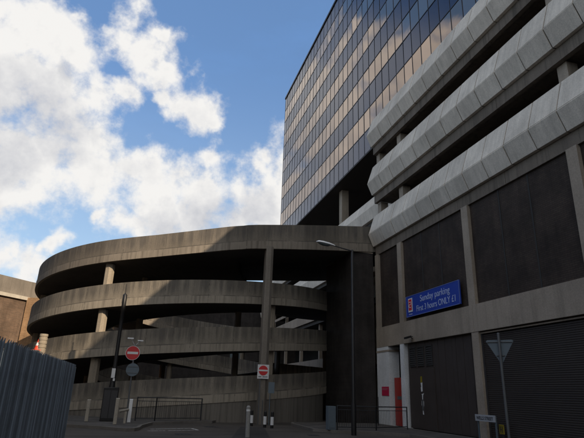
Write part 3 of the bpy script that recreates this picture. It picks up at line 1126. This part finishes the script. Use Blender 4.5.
# two unseen buildings added to shade the street, left and behind the camera
for (nm, a, b, h, lab, cat) in (('terrace_building', (-27, -70), (-14.5, 43), 12.5, 'added brown brick terrace out of view, shading the street from the left', 'building'),
                                ('warehouse', (-13, -52), (13.0, -38), 15.0, 'added unseen brown brick warehouse closing the street behind the viewpoint', 'building')):
    tb = thing(nm, ((a[0] + b[0]) / 2, (a[1] + b[1]) / 2, 0), lab, cat)
    m = MB(); m.box((*a, 0), (*b, h)); m.build('wall', M['brickd'], tb)
    m = MB(); m.box((a[0] - .2, a[1] - .2, h), (b[0] + .2, b[1] + .2, h + .3)); m.build('cornice', M['beam'], tb)
    for st in range(3):
        for k in range(12):
            m = MB()
            if nm[0] == 't':
                y = 40 - k * 7.0; m.box((b[0] - .1, y - .7, 1.2 + st * 3.8), (b[0] + .02, y + .7, 3.2 + st * 3.8))
            else:
                x = -11 + k * 2.0; m.box((x - .5, b[1] - .1, 1.6 + st * 4.4), (x + .5, b[1] + .02, 3.8 + st * 4.4))
            m.build('window', M['bowl'], tb)

# ================================================================== PALISADE FENCE
FX = -2.03
fe = thing('palisade_fence', (FX, 12, 0), 'tall blue-grey steel palisade fence with pointed pales at the left edge', 'fence')
FH = 2.16
bays = [18.25, 15.15, 11.95, 8.75, 5.5, 2.3]
for a, b in zip(bays[1:], bays[:-1]):
    m = MB()
    y = a + .06
    while y < b - .05:
        # D-section pale with a three pronged tip
        x0 = FX; wd = .036
        hh = FH + .05
        m.prism([(x0 + .014, y - wd), (x0 + .045, y - .014), (x0 + .045, y + .014), (x0 + .014, y + wd), (x0 + .010, y + wd), (x0 + .040, y + .011), (x0 + .040, y - .011), (x0 + .010, y - wd)][::-1][::-1], .05, [hh - .05, hh + .03, hh + .03, hh - .05, hh - .05, hh + .03, hh + .03, hh - .05])
        y += .150
    m.build('pale_panel', M['fence'], fe)
for z in (.35, FH - .38):
    m = MB(); m.box((FX - .04, 2.3, z), (FX + .004, 18.25, z + .05))
    m.build('rail', M['fence'], fe)
for y in bays:
    m = MB(); m.box((FX - .10, y - .05, 0), (FX - .045, y + .05, FH + .03)); m.build('post', M['fence'], fe)
    m = MB(); m.box((FX + .012, y - .012, .05), (FX + .045, y + .012, FH + .02)); m.build('joint_strip', M['galvd'], fe)

# ================================================================== STREET FURNITURE
def ground_at(x, y, z=0.0):
    d = px_dir(x, y)
    return EYE + d * ((z - EYE.z) / d.z)


# black post with cabinet, left
bx, by = -1.12, 25.75
bp = thing('black_post', (bx, by, .12), 'tall black post with a wide cabinet at its foot, in front of the ramp', 'post')
m = MB(); m.prism([(bx - .33, by - .16), (bx + .33, by - .16), (bx + .33, by + .2), (bx - .33, by + .2)], .12, [1.56, 1.60, 1.60, 1.56]); cb_ = m.build('cabinet', M['black'], bp, bevel=.02)
m = MB(); m.box((bx - .29, by - .178, .25), (bx - .01, by - .162, 1.45)); m.box((bx + .01, by - .178, .25), (bx + .29, by - .162, 1.45)); m.build('cabinet_door', M['dark'], cb_)
m = MB(); m.lathe((bx, by + .02, .12), [(.14, 0), (.14, 1.5), (.12, 1.6), (.10, 2.4), (.085, 2.5), (.085, 4.2), (.085, 5.0), (.10, 5.02), (.10, 5.78), (.05, 5.84), (.022, 5.86), (.018, 6.32)], 16); m.build('pole', M['black'], bp, smooth=True)
m = MB(); m.box((bx - .1, by - .135, 2.0), (bx + .06, by - .115, 2.42)); m.box((bx + .0, by - .135, 1.86), (bx + .08, by - .118, 1.98)); m.build('torn_sticker', M['whitep'], bp)

# no entry sign on a slim pole
sx_, sy_ = -.30, 25.9
ns = thing('no_entry_sign', (sx_, sy_, .12), 'round red no entry sign over a grey disc on a thin pole', 'road sign')
m = MB(); m.tube((sx_, sy_, .12), (sx_ - .04, sy_, 3.58), .038, n=12); m.build('pole', M['galv'], ns, smooth=True)
nd = Vector((-.12, -1, 0)).normalized()
cc = Vector((sx_ - .10, sy_ - .055, 3.17))
m = MB(); m.disc(cc, nd, .335, .02, 36); dsc = m.build('disc_rim', M['whitep'], ns)
m = MB(); m.disc(cc + nd * .014, nd, .315, .006, 36); m.build('red_disc', M['red'], dsc)
side = Vector((1, -.12, 0)).normalized()
m = MB()
p = cc + nd * .020
m.poly([p - side * .25 - Vector((0, 0, .055)), p + side * .25 - Vector((0, 0, .055)), p + side * .25 + Vector((0, 0, .055)), p - side * .25 + Vector((0, 0, .055))])
m.build('white_bar', M['whitep'], dsc)
cc2 = Vector((sx_ - .01, sy_ - .055, 2.40))
m = MB(); m.disc(cc2, nd, .30, .015, 36); d2 = m.build('grey_disc', M['galvd'], ns)
m = MB(); m.tube(cc2 - side * .24 + nd * .012 + Vector((0, 0, .14)), cc2 + side * .24 + nd * .012 + Vector((0, 0, .14)), .014, n=6)
m.build('clamp_rail', M['galv'], d2)
m = MB(); m.tube(cc2 - side * .24 + nd * .012 - Vector((0, 0, .14)), cc2 + side * .24 + nd * .012 - Vector((0, 0, .14)), .014, n=6); m.build('clamp_rail', M['galv'], d2)
m = MB()
m.prism([(sx_ - .42, sy_ - .3), (sx_ - .14, sy_ - .3), (sx_ - .14, sy_ - .16), (sx_ - .42, sy_ - .16)], 3.80, 3.86)
m.prism([(sx_ + .06, sy_ - .3), (sx_ + .32, sy_ - .3), (sx_ + .32, sy_ - .16), (sx_ + .06, sy_ - .16)], 3.72, 3.77)
m.tube((sx_ - .04, sy_, 3.5), (sx_ - .25, sy_ - .22, 3.82), .014, n=6); m.tube((sx_ - .04, sy_, 3.5), (sx_ + .18, sy_ - .22, 3.74), .014, n=6)
m.build('sign_lamp', M['lampg'], ns)

# square no entry sign on the tall column
q = thing('square_no_entry_sign', (6.38, 26.9, 2.2), 'square white plate with a red no entry disc hung on the tall ramp column', 'road sign')
pc = Vector((6.33, 26.93, 2.62))
m = MB(); m.box((pc.x - .31, pc.y, pc.z - .36), (pc.x + .31, pc.y + .02, pc.z + .36)); pl_ = m.build('plate', M['whitep'], q)
m = MB(); m.disc(pc + Vector((0, -.006, .06)), (0, -1, 0), .25, .008, 36); m.build('red_disc', M['red'], pl_)
m = MB(); m.box((pc.x - .25, pc.y - .014, pc.z + .02), (pc.x + .25, pc.y - .0105, pc.z + .10)); m.build('white_bar', M['whitep'], pl_)
m = MB()
for k in range(9):
    if k in (3,): continue
    m.box((pc.x - .24 + k * .055, pc.y - .006, pc.z - .285), (pc.x - .205 + k * .055, pc.y - .001, pc.z - .235))
m.build('small_print', M['ink'], pl_)
m = MB(); m.tube((pc.x - .14, pc.y + .05, .0), (pc.x - .14, pc.y + .05, 2.3), .022, n=8); m.tube((pc.x + .06, pc.y + .06, .0), (pc.x + .06, pc.y + .06, 1.2), .02, n=8)
m.build('conduit', M['galv'], q, smooth=True)
m = MB(); m.prism([(6.62, 26.8), (6.92, 26.7), (6.93, 26.73), (6.63, 26.83)], 1.55, 2.1)
m.tube((6.72, 26.80, 0), (6.72, 26.80, 1.6), .02, n=8); m.tube((6.72, 26.80, 1.55), (6.70, 26.98, 1.58), .012, n=6)
tag(m.build('plate_back', M['galvd']), 'grey back of a small rectangular sign beside the tall ramp column', 'road sign')

# give way sign seen from behind
gx, gy = 10.6, 13.35
gw = thing('give_way_sign', (gx, gy, .12), 'grey back of an inverted triangle road sign on a grey pole by the ribbed shutter', 'road sign')
m = MB(); m.tube((gx, gy, 0.0), (gx - .01, gy + .0, 3.53), .042, n=12); m.lathe((gx - .01, gy, 3.53), [(.045, 0), (.045, .03), (.02, .05)], 12); m.build('pole', M['galv'], gw, smooth=True)
cx_ = Vector((gx, gy + .0, 3.33))
sd_ = Vector((.72, -.69, 0)).normalized(); nn_ = Vector((.69, .72, 0)).normalized()
of = nn_ * .06
tri = [(-.40, 0), (-.36, .035), (.36, .035), (.40, 0), (.03, -.66), (-.03, -.66)]
m = MB()
pf = [cx_ + of + sd_ * a + Vector((0, 0, b)) for a, b in tri]
pb = [p_ + nn_ * .02 for p_ in pf]
m.poly(pf[::-1] if True else pf); m.poly(pb)
for i in range(len(tri)):
    j = (i + 1) % len(tri)
    m.poly([pf[i], pf[j], pb[j], pb[i]])
tr = m.build('triangle_plate', M['galvd'], gw)
for zz, ww in ((-.03, .36), (-.44, .12)):
    m = MB()
    a = cx_ + of - nn_ * .015 + Vector((0, 0, zz))
    m.tube(a - sd_ * ww, a + sd_ * ww, .016, n=6)
    m.build('clamp_rail', M['galv'], tr)

# street name plate
ny0, ny1 = 18.25, 17.05
npz = thing('street_name_plate', (13.0, 17.6, 0), 'low pale street name plate on short posts beside the concrete pillar', 'street sign')
m = MB(); m.box((12.99, ny1, .80), (13.02, ny0, 1.04)); pl2 = m.build('plate', mat('name_plate_white', plain, c=(.36, .38, .41), rough=.5, var=.08), npz)
text_mesh('street_lettering', 'WELLS STREET', .17, M['ink'], pl2, (12.984, ny0 - .09, .86), (0, -1, 0), (0, 0, 1), width=1.0)
for y in (ny0 - .1, ny1 + .05):
    m = MB(); m.box((13.03, y - .025, 0), (13.08, y + .025, 1.03)); m.build('post', M['galvd'], npz)
hy = thing('hydrant_plate', (13.38, 17.3, 0), 'small yellow hydrant marker plate on the wall behind the street name plate', 'marker plate')
m = MB(); m.box((13.40, 17.12, .38), (13.425, 17.40, .72)); hp = m.build('plate', M['yellow'], hy, bevel=.01)
m = MB()
m.box((13.39, 17.30, .44), (13.398, 17.325, .66)); m.box((13.39, 17.20, .44), (13.398, 17.225, .66)); m.box((13.39, 17.225, .54), (13.398, 17.30, .565))
m.build('letter_mark', M['ink'], hp)
m = MB(); m.box((13.426, 17.2, 0), (13.46, 17.32, .5)); m.build('post', M['dark'], hy)

# bollards
def banded(x, y, label, grp='black bollards at the foot of the tall ramp column'):
    t = thing('banded_bollard', (x, y, 0), label, 'bollard', grp)
    m = MB(); m.lathe((x, y, 0), [(.075, 0), (.075, .62), (.07, .70), (.03, .74)], 14); m.build('bollard_body', M['black'], t, smooth=True)
    m = MB(); m.lathe((x, y, .14), [(.079, 0), (.079, .36)], 14); m.build('white_band', M['whitep'], t, smooth=True)
    return t


b0 = banded(5.63, 25.95, 'leftmost of three black bollards with white band, half hidden by the pale leaning post')
g1_ = ground_at(264.6, 427.6); g2_ = ground_at(271.8, 428.3)
dup(b0, (g1_.x, g1_.y, 0), 'middle black bollard with white band, right under the square no entry sign')
dup(b0, (g2_.x, g2_.y, 0), 'rightmost of three black bollards with white band, near the dark ramp mouth')

gg = Vector((4.13, 19.6))
pb_ = thing('pale_bollard', (gg.x, gg.y, 0), 'pale grey round-topped post leaning slightly, nearest the camera in front of the ramp', 'bollard')
m = MB()
n_ = 16
ln = Vector((-.02, 0, 1.0)).normalized()
m.tube((gg.x, gg.y, 0), Vector((gg.x, gg.y, 0)) + ln * 1.05, .085, .078, 16)
m.tube(Vector((gg.x, gg.y, 0)) + ln * 1.05, Vector((gg.x, gg.y, 0)) + ln * 1.10, .078, .04, 16)
m.build('post', mat('pale_bollard_paint', concrete, c=(.30, .30, .29), stain=.4, streak=.4), pb_, smooth=True)
m = MB(); m.tube(Vector((gg.x, gg.y, 0)) + ln * .9, Vector((gg.x, gg.y, 0)) + ln * .97, .082, .0815, 16); m.build('reflective_band', M['whitep'], pb_, smooth=True)


def wooden(px_, py_, h, label, mk='tan', r=.075):
    p = ground_at(px_, py_, .12)
    t = thing('pavement_bollard', (p.x, p.y, .12), label, 'bollard', 'pale bollards on the pavement corner')
    m = MB(); m.box((p.x - r, p.y - r, .12), (p.x + r, p.y + r, .12 + h)); m.build('post', M[mk], t, bevel=.02)
    m = MB(); m.prism([(p.x - r, p.y - r), (p.x + r, p.y - r), (p.x + r, p.y + r), (p.x - r, p.y + r)], .121 + h, [.135 + h, .135 + h, .16 + h, .16 + h]); m.build('cap', M[mk], t)
    return p


a = wooden(86, 421.5, .88, 'faint square bollard furthest left on the pavement, beside the fence end')
b = wooden(114.5, 424.5, 1.0, 'tan square bollard beside the black cabinet')
c = wooden(128.5, 422.5, .95, 'pale bluish square bollard just right of the no entry pole', 'lampg')
kr = thing('knee_rail', (-.7, 25.6, .12), 'low timber knee rail spanning from the tan bollard to the sign pole', 'rail')
m = MB(); m.tube((b.x + .09, b.y + .08, .62), (c.x - .09, c.y - .08, .66), .055, n=8); m.build('beam', M['tan'], kr)
m = MB(); pm = (Vector((b.x, b.y)) + Vector((c.x, c.y))) * .5 + Vector((.1, .1)); m.box((pm.x - .05, pm.y - .05, .12), (pm.x + .05, pm.y + .05, .60)); m.build('post', M['tan'], kr)

# guard railing by the ramp wall, and round the corner of the facade
def railing(pts, h, label, z0=.12, step=.11, name='guard_railing', mk='rail'):
    t = thing(name, (*pts[0], z0), label, 'railing', 'pedestrian guard railings')
    for (a, b) in zip(pts[:-1], pts[1:]):
        a, b = Vector(a), Vector(b); L = (b - a).length; nseg = max(1, round(L / 2.0))
        bars = MB()
        for hz_, rr in ((h, .024), (.12, .02), (h - .16, .014)):
            fr = MB(); fr.tube((*a, z0 + hz_), (*b, z0 + hz_), rr, n=8); fr.build('rail', M[mk], t)
        s_ = step
        while s_ < L - .04:
            p = a + (b - a) * (s_ / L)
            bars.tube((*p, z0 + .12), (*p, z0 + h - .16), .0065, n=5, cap=False); s_ += step
        bars.build('bars', M[mk], t)
        for k in range(nseg + 1):
            p = a + (b - a) * (k / nseg)
            postm = MB(); postm.tube((*p, z0 - .12), (*p, z0 + h + .02), .03, n=8); postm.build('post', M[mk], t)
    return t


railing([(.1, 26.4), (1.0, 26.55), (3.3, 27.45)], 1.05, 'dark pedestrian railing along the foot of the ramp wall, right of the no entry pole', mk='rail')
railing([(8.75, 22.35), (10.6, 22.25), (12.75, 23.3)], 1.0, 'dark pedestrian railing across the mouth of the ramp, before the white entrance walls')
cbn = thing('metal_cabinet', (8.45, 22.4, .12), 'narrow grey metal service cabinet at the left end of the railing under the bridge', 'cabinet')
m = MB(); m.box((8.28, 22.22, .12), (8.64, 22.55, 1.10)); m.build('cabinet_body', M['galvd'], cbn, bevel=.01)
m = MB(); m.box((8.31, 22.205, .2), (8.61, 22.218, 1.04)); m.build('cabinet_door', M['galvd'], cbn)
sl = thing('slim_post', (12.9, 26.6, 0), 'thin dark post with finial standing before the white corner wall', 'post')
m = MB(); m.tube((12.62, 26.2, .0), (12.62, 26.2, 1.55), .03, n=8); m.build('pole', M['dark'], sl)

# street lamp
lx, ly = 8.97, 21.0
la = thing('street_lamp', (lx, ly, 0), 'tall dark street lamp with pale lantern reaching left in front of the ramp bridge', 'street lamp')
m = MB(); m.lathe((lx, ly, 0), [(.11, 0), (.11, 1.2), (.075, 1.35), (.055, 8.05), (.02, 8.1)], 14); m.build('pole', M['black'], la, smooth=True)
m = MB(); m.tube((lx, ly, 8.02), (8.5, ly - .02, 8.09), .035, n=8); m.tube((8.5, ly - .02, 8.09), (8.02, ly - .04, 8.17), .03, n=8); m.build('arm', M['dark'], la)
m = MB()
e0 = Vector((8.08, ly - .04, 8.16)); e1 = Vector((7.16, ly - .06, 8.26))
ax_ = (e1 - e0).normalized()
secs = [(0, .045, .04), (.10, .075, .07), (.3, .12, .10), (.6, .14, .11), (.82, .12, .09), (.93, .04, .03)]
idx = []
for (s_, wy, hz) in secs:
    c_ = e0 + ax_ * s_
    ring = []
    for k in range(14):
        t = 2 * PI * k / 14
        zz = sin(t) * (hz if sin(t) > 0 else hz * .25)
        ring.append(len(m.v)); m.v.append((c_.x, c_.y + cos(t) * wy, c_.z + zz))
    idx.append(ring)
for r0_, r1_ in zip(idx[:-1], idx[1:]):
    for k in range(14):
        l_ = (k + 1) % 14
        m.f.append((r0_[k], r0_[l_], r1_[l_], r1_[k]))
m.f.append(tuple(idx[0])[::-1]); m.f.append(tuple(idx[-1]))
hd = m.build('lantern', M['lampg'], la, smooth=True)
m = MB()
idx = []
for (s_, wy, hz) in [(.25, .07, .02), (.35, .10, .07), (.6, .11, .09), (.78, .09, .05), (.84, .05, .015)]:
    c_ = e0 + ax_ * s_ - Vector((0, 0, .026))
    ring = []
    for k in range(12):
        t = PI + PI * k / 11
        ring.append(len(m.v)); m.v.append((c_.x, c_.y + cos(t) * wy, c_.z + sin(t) * hz))
    idx.append(ring)
for r0_, r1_ in zip(idx[:-1], idx[1:]):
    for k in range(11):
        m.f.append((r0_[k], r0_[k + 1], r1_[k + 1], r1_[k]))
m.build('bowl', M['bowl'], hd, smooth=True)

# cabin roof behind the fence, with a cone on it, and a pale banded pillar beside
cp = Vector((at(37, 350.5, 24).x, 24)); cz = at(37, 350.5, 24).z
ca = thing('site_cabin', (cp.x - 1, 25, 0), 'flat roofed dark cabin almost wholly hidden behind the palisade fence, carrying the cone', 'cabin')
m = MB(); m.box((cp.x - 2.4, 23.6, 0), (cp.x + .10, 26.5, cz - .06)); m.build('wall', M['fence'], ca)
m = MB(); m.box((cp.x - 2.45, 23.55, cz - .058), (cp.x + .13, 26.55, cz)); m.build('roof', M['roof'], ca)
m = MB(); m.box((cp.x - 1.6, 23.57, .1), (cp.x - .8, 23.598, 2.1)); m.build('door', M['dark'], ca)
co = thing('traffic_cone', (cp.x, cp.y, cz), 'small orange traffic cone with white sleeve showing above the fence beside the pale pillar', 'cone')
m = MB(); m.lathe((cp.x, cp.y, cz + .03), [(.13, 0), (.025, .46)], 16); m.box((cp.x - .17, cp.y - .17, cz), (cp.x + .17, cp.y + .17, cz + .03)); m.build('cone_body', M['orange'], co)
m = MB(); m.lathe((cp.x, cp.y, cz + .20), [(.095, 0), (.065, .13)], 16); m.build('white_sleeve', M['whitep'], co)
pp = at(44.3, 334, 24)
pi_ = thing('pale_pillar', (pp.x, 24, 0), 'short pale round pillar with grooved bands rising behind the fence, right of the cone', 'pillar')
m = MB(); prf = [(.17, 0)]
zt_ = pp.z
for k in range(4):
    z_ = zt_ - .62 + k * .155
    prf += [(.17, z_), (.15, z_ + .015), (.15, z_ + .035), (.17, z_ + .05)]
prf += [(.17, zt_ - .01), (.15, zt_)]
m.lathe((pp.x, 24, 0), prf, 20); m.build('shaft', M['col'], pi_, smooth=True)

for o in list(bpy.data.objects):
    if '_w' in o: del o['_w']
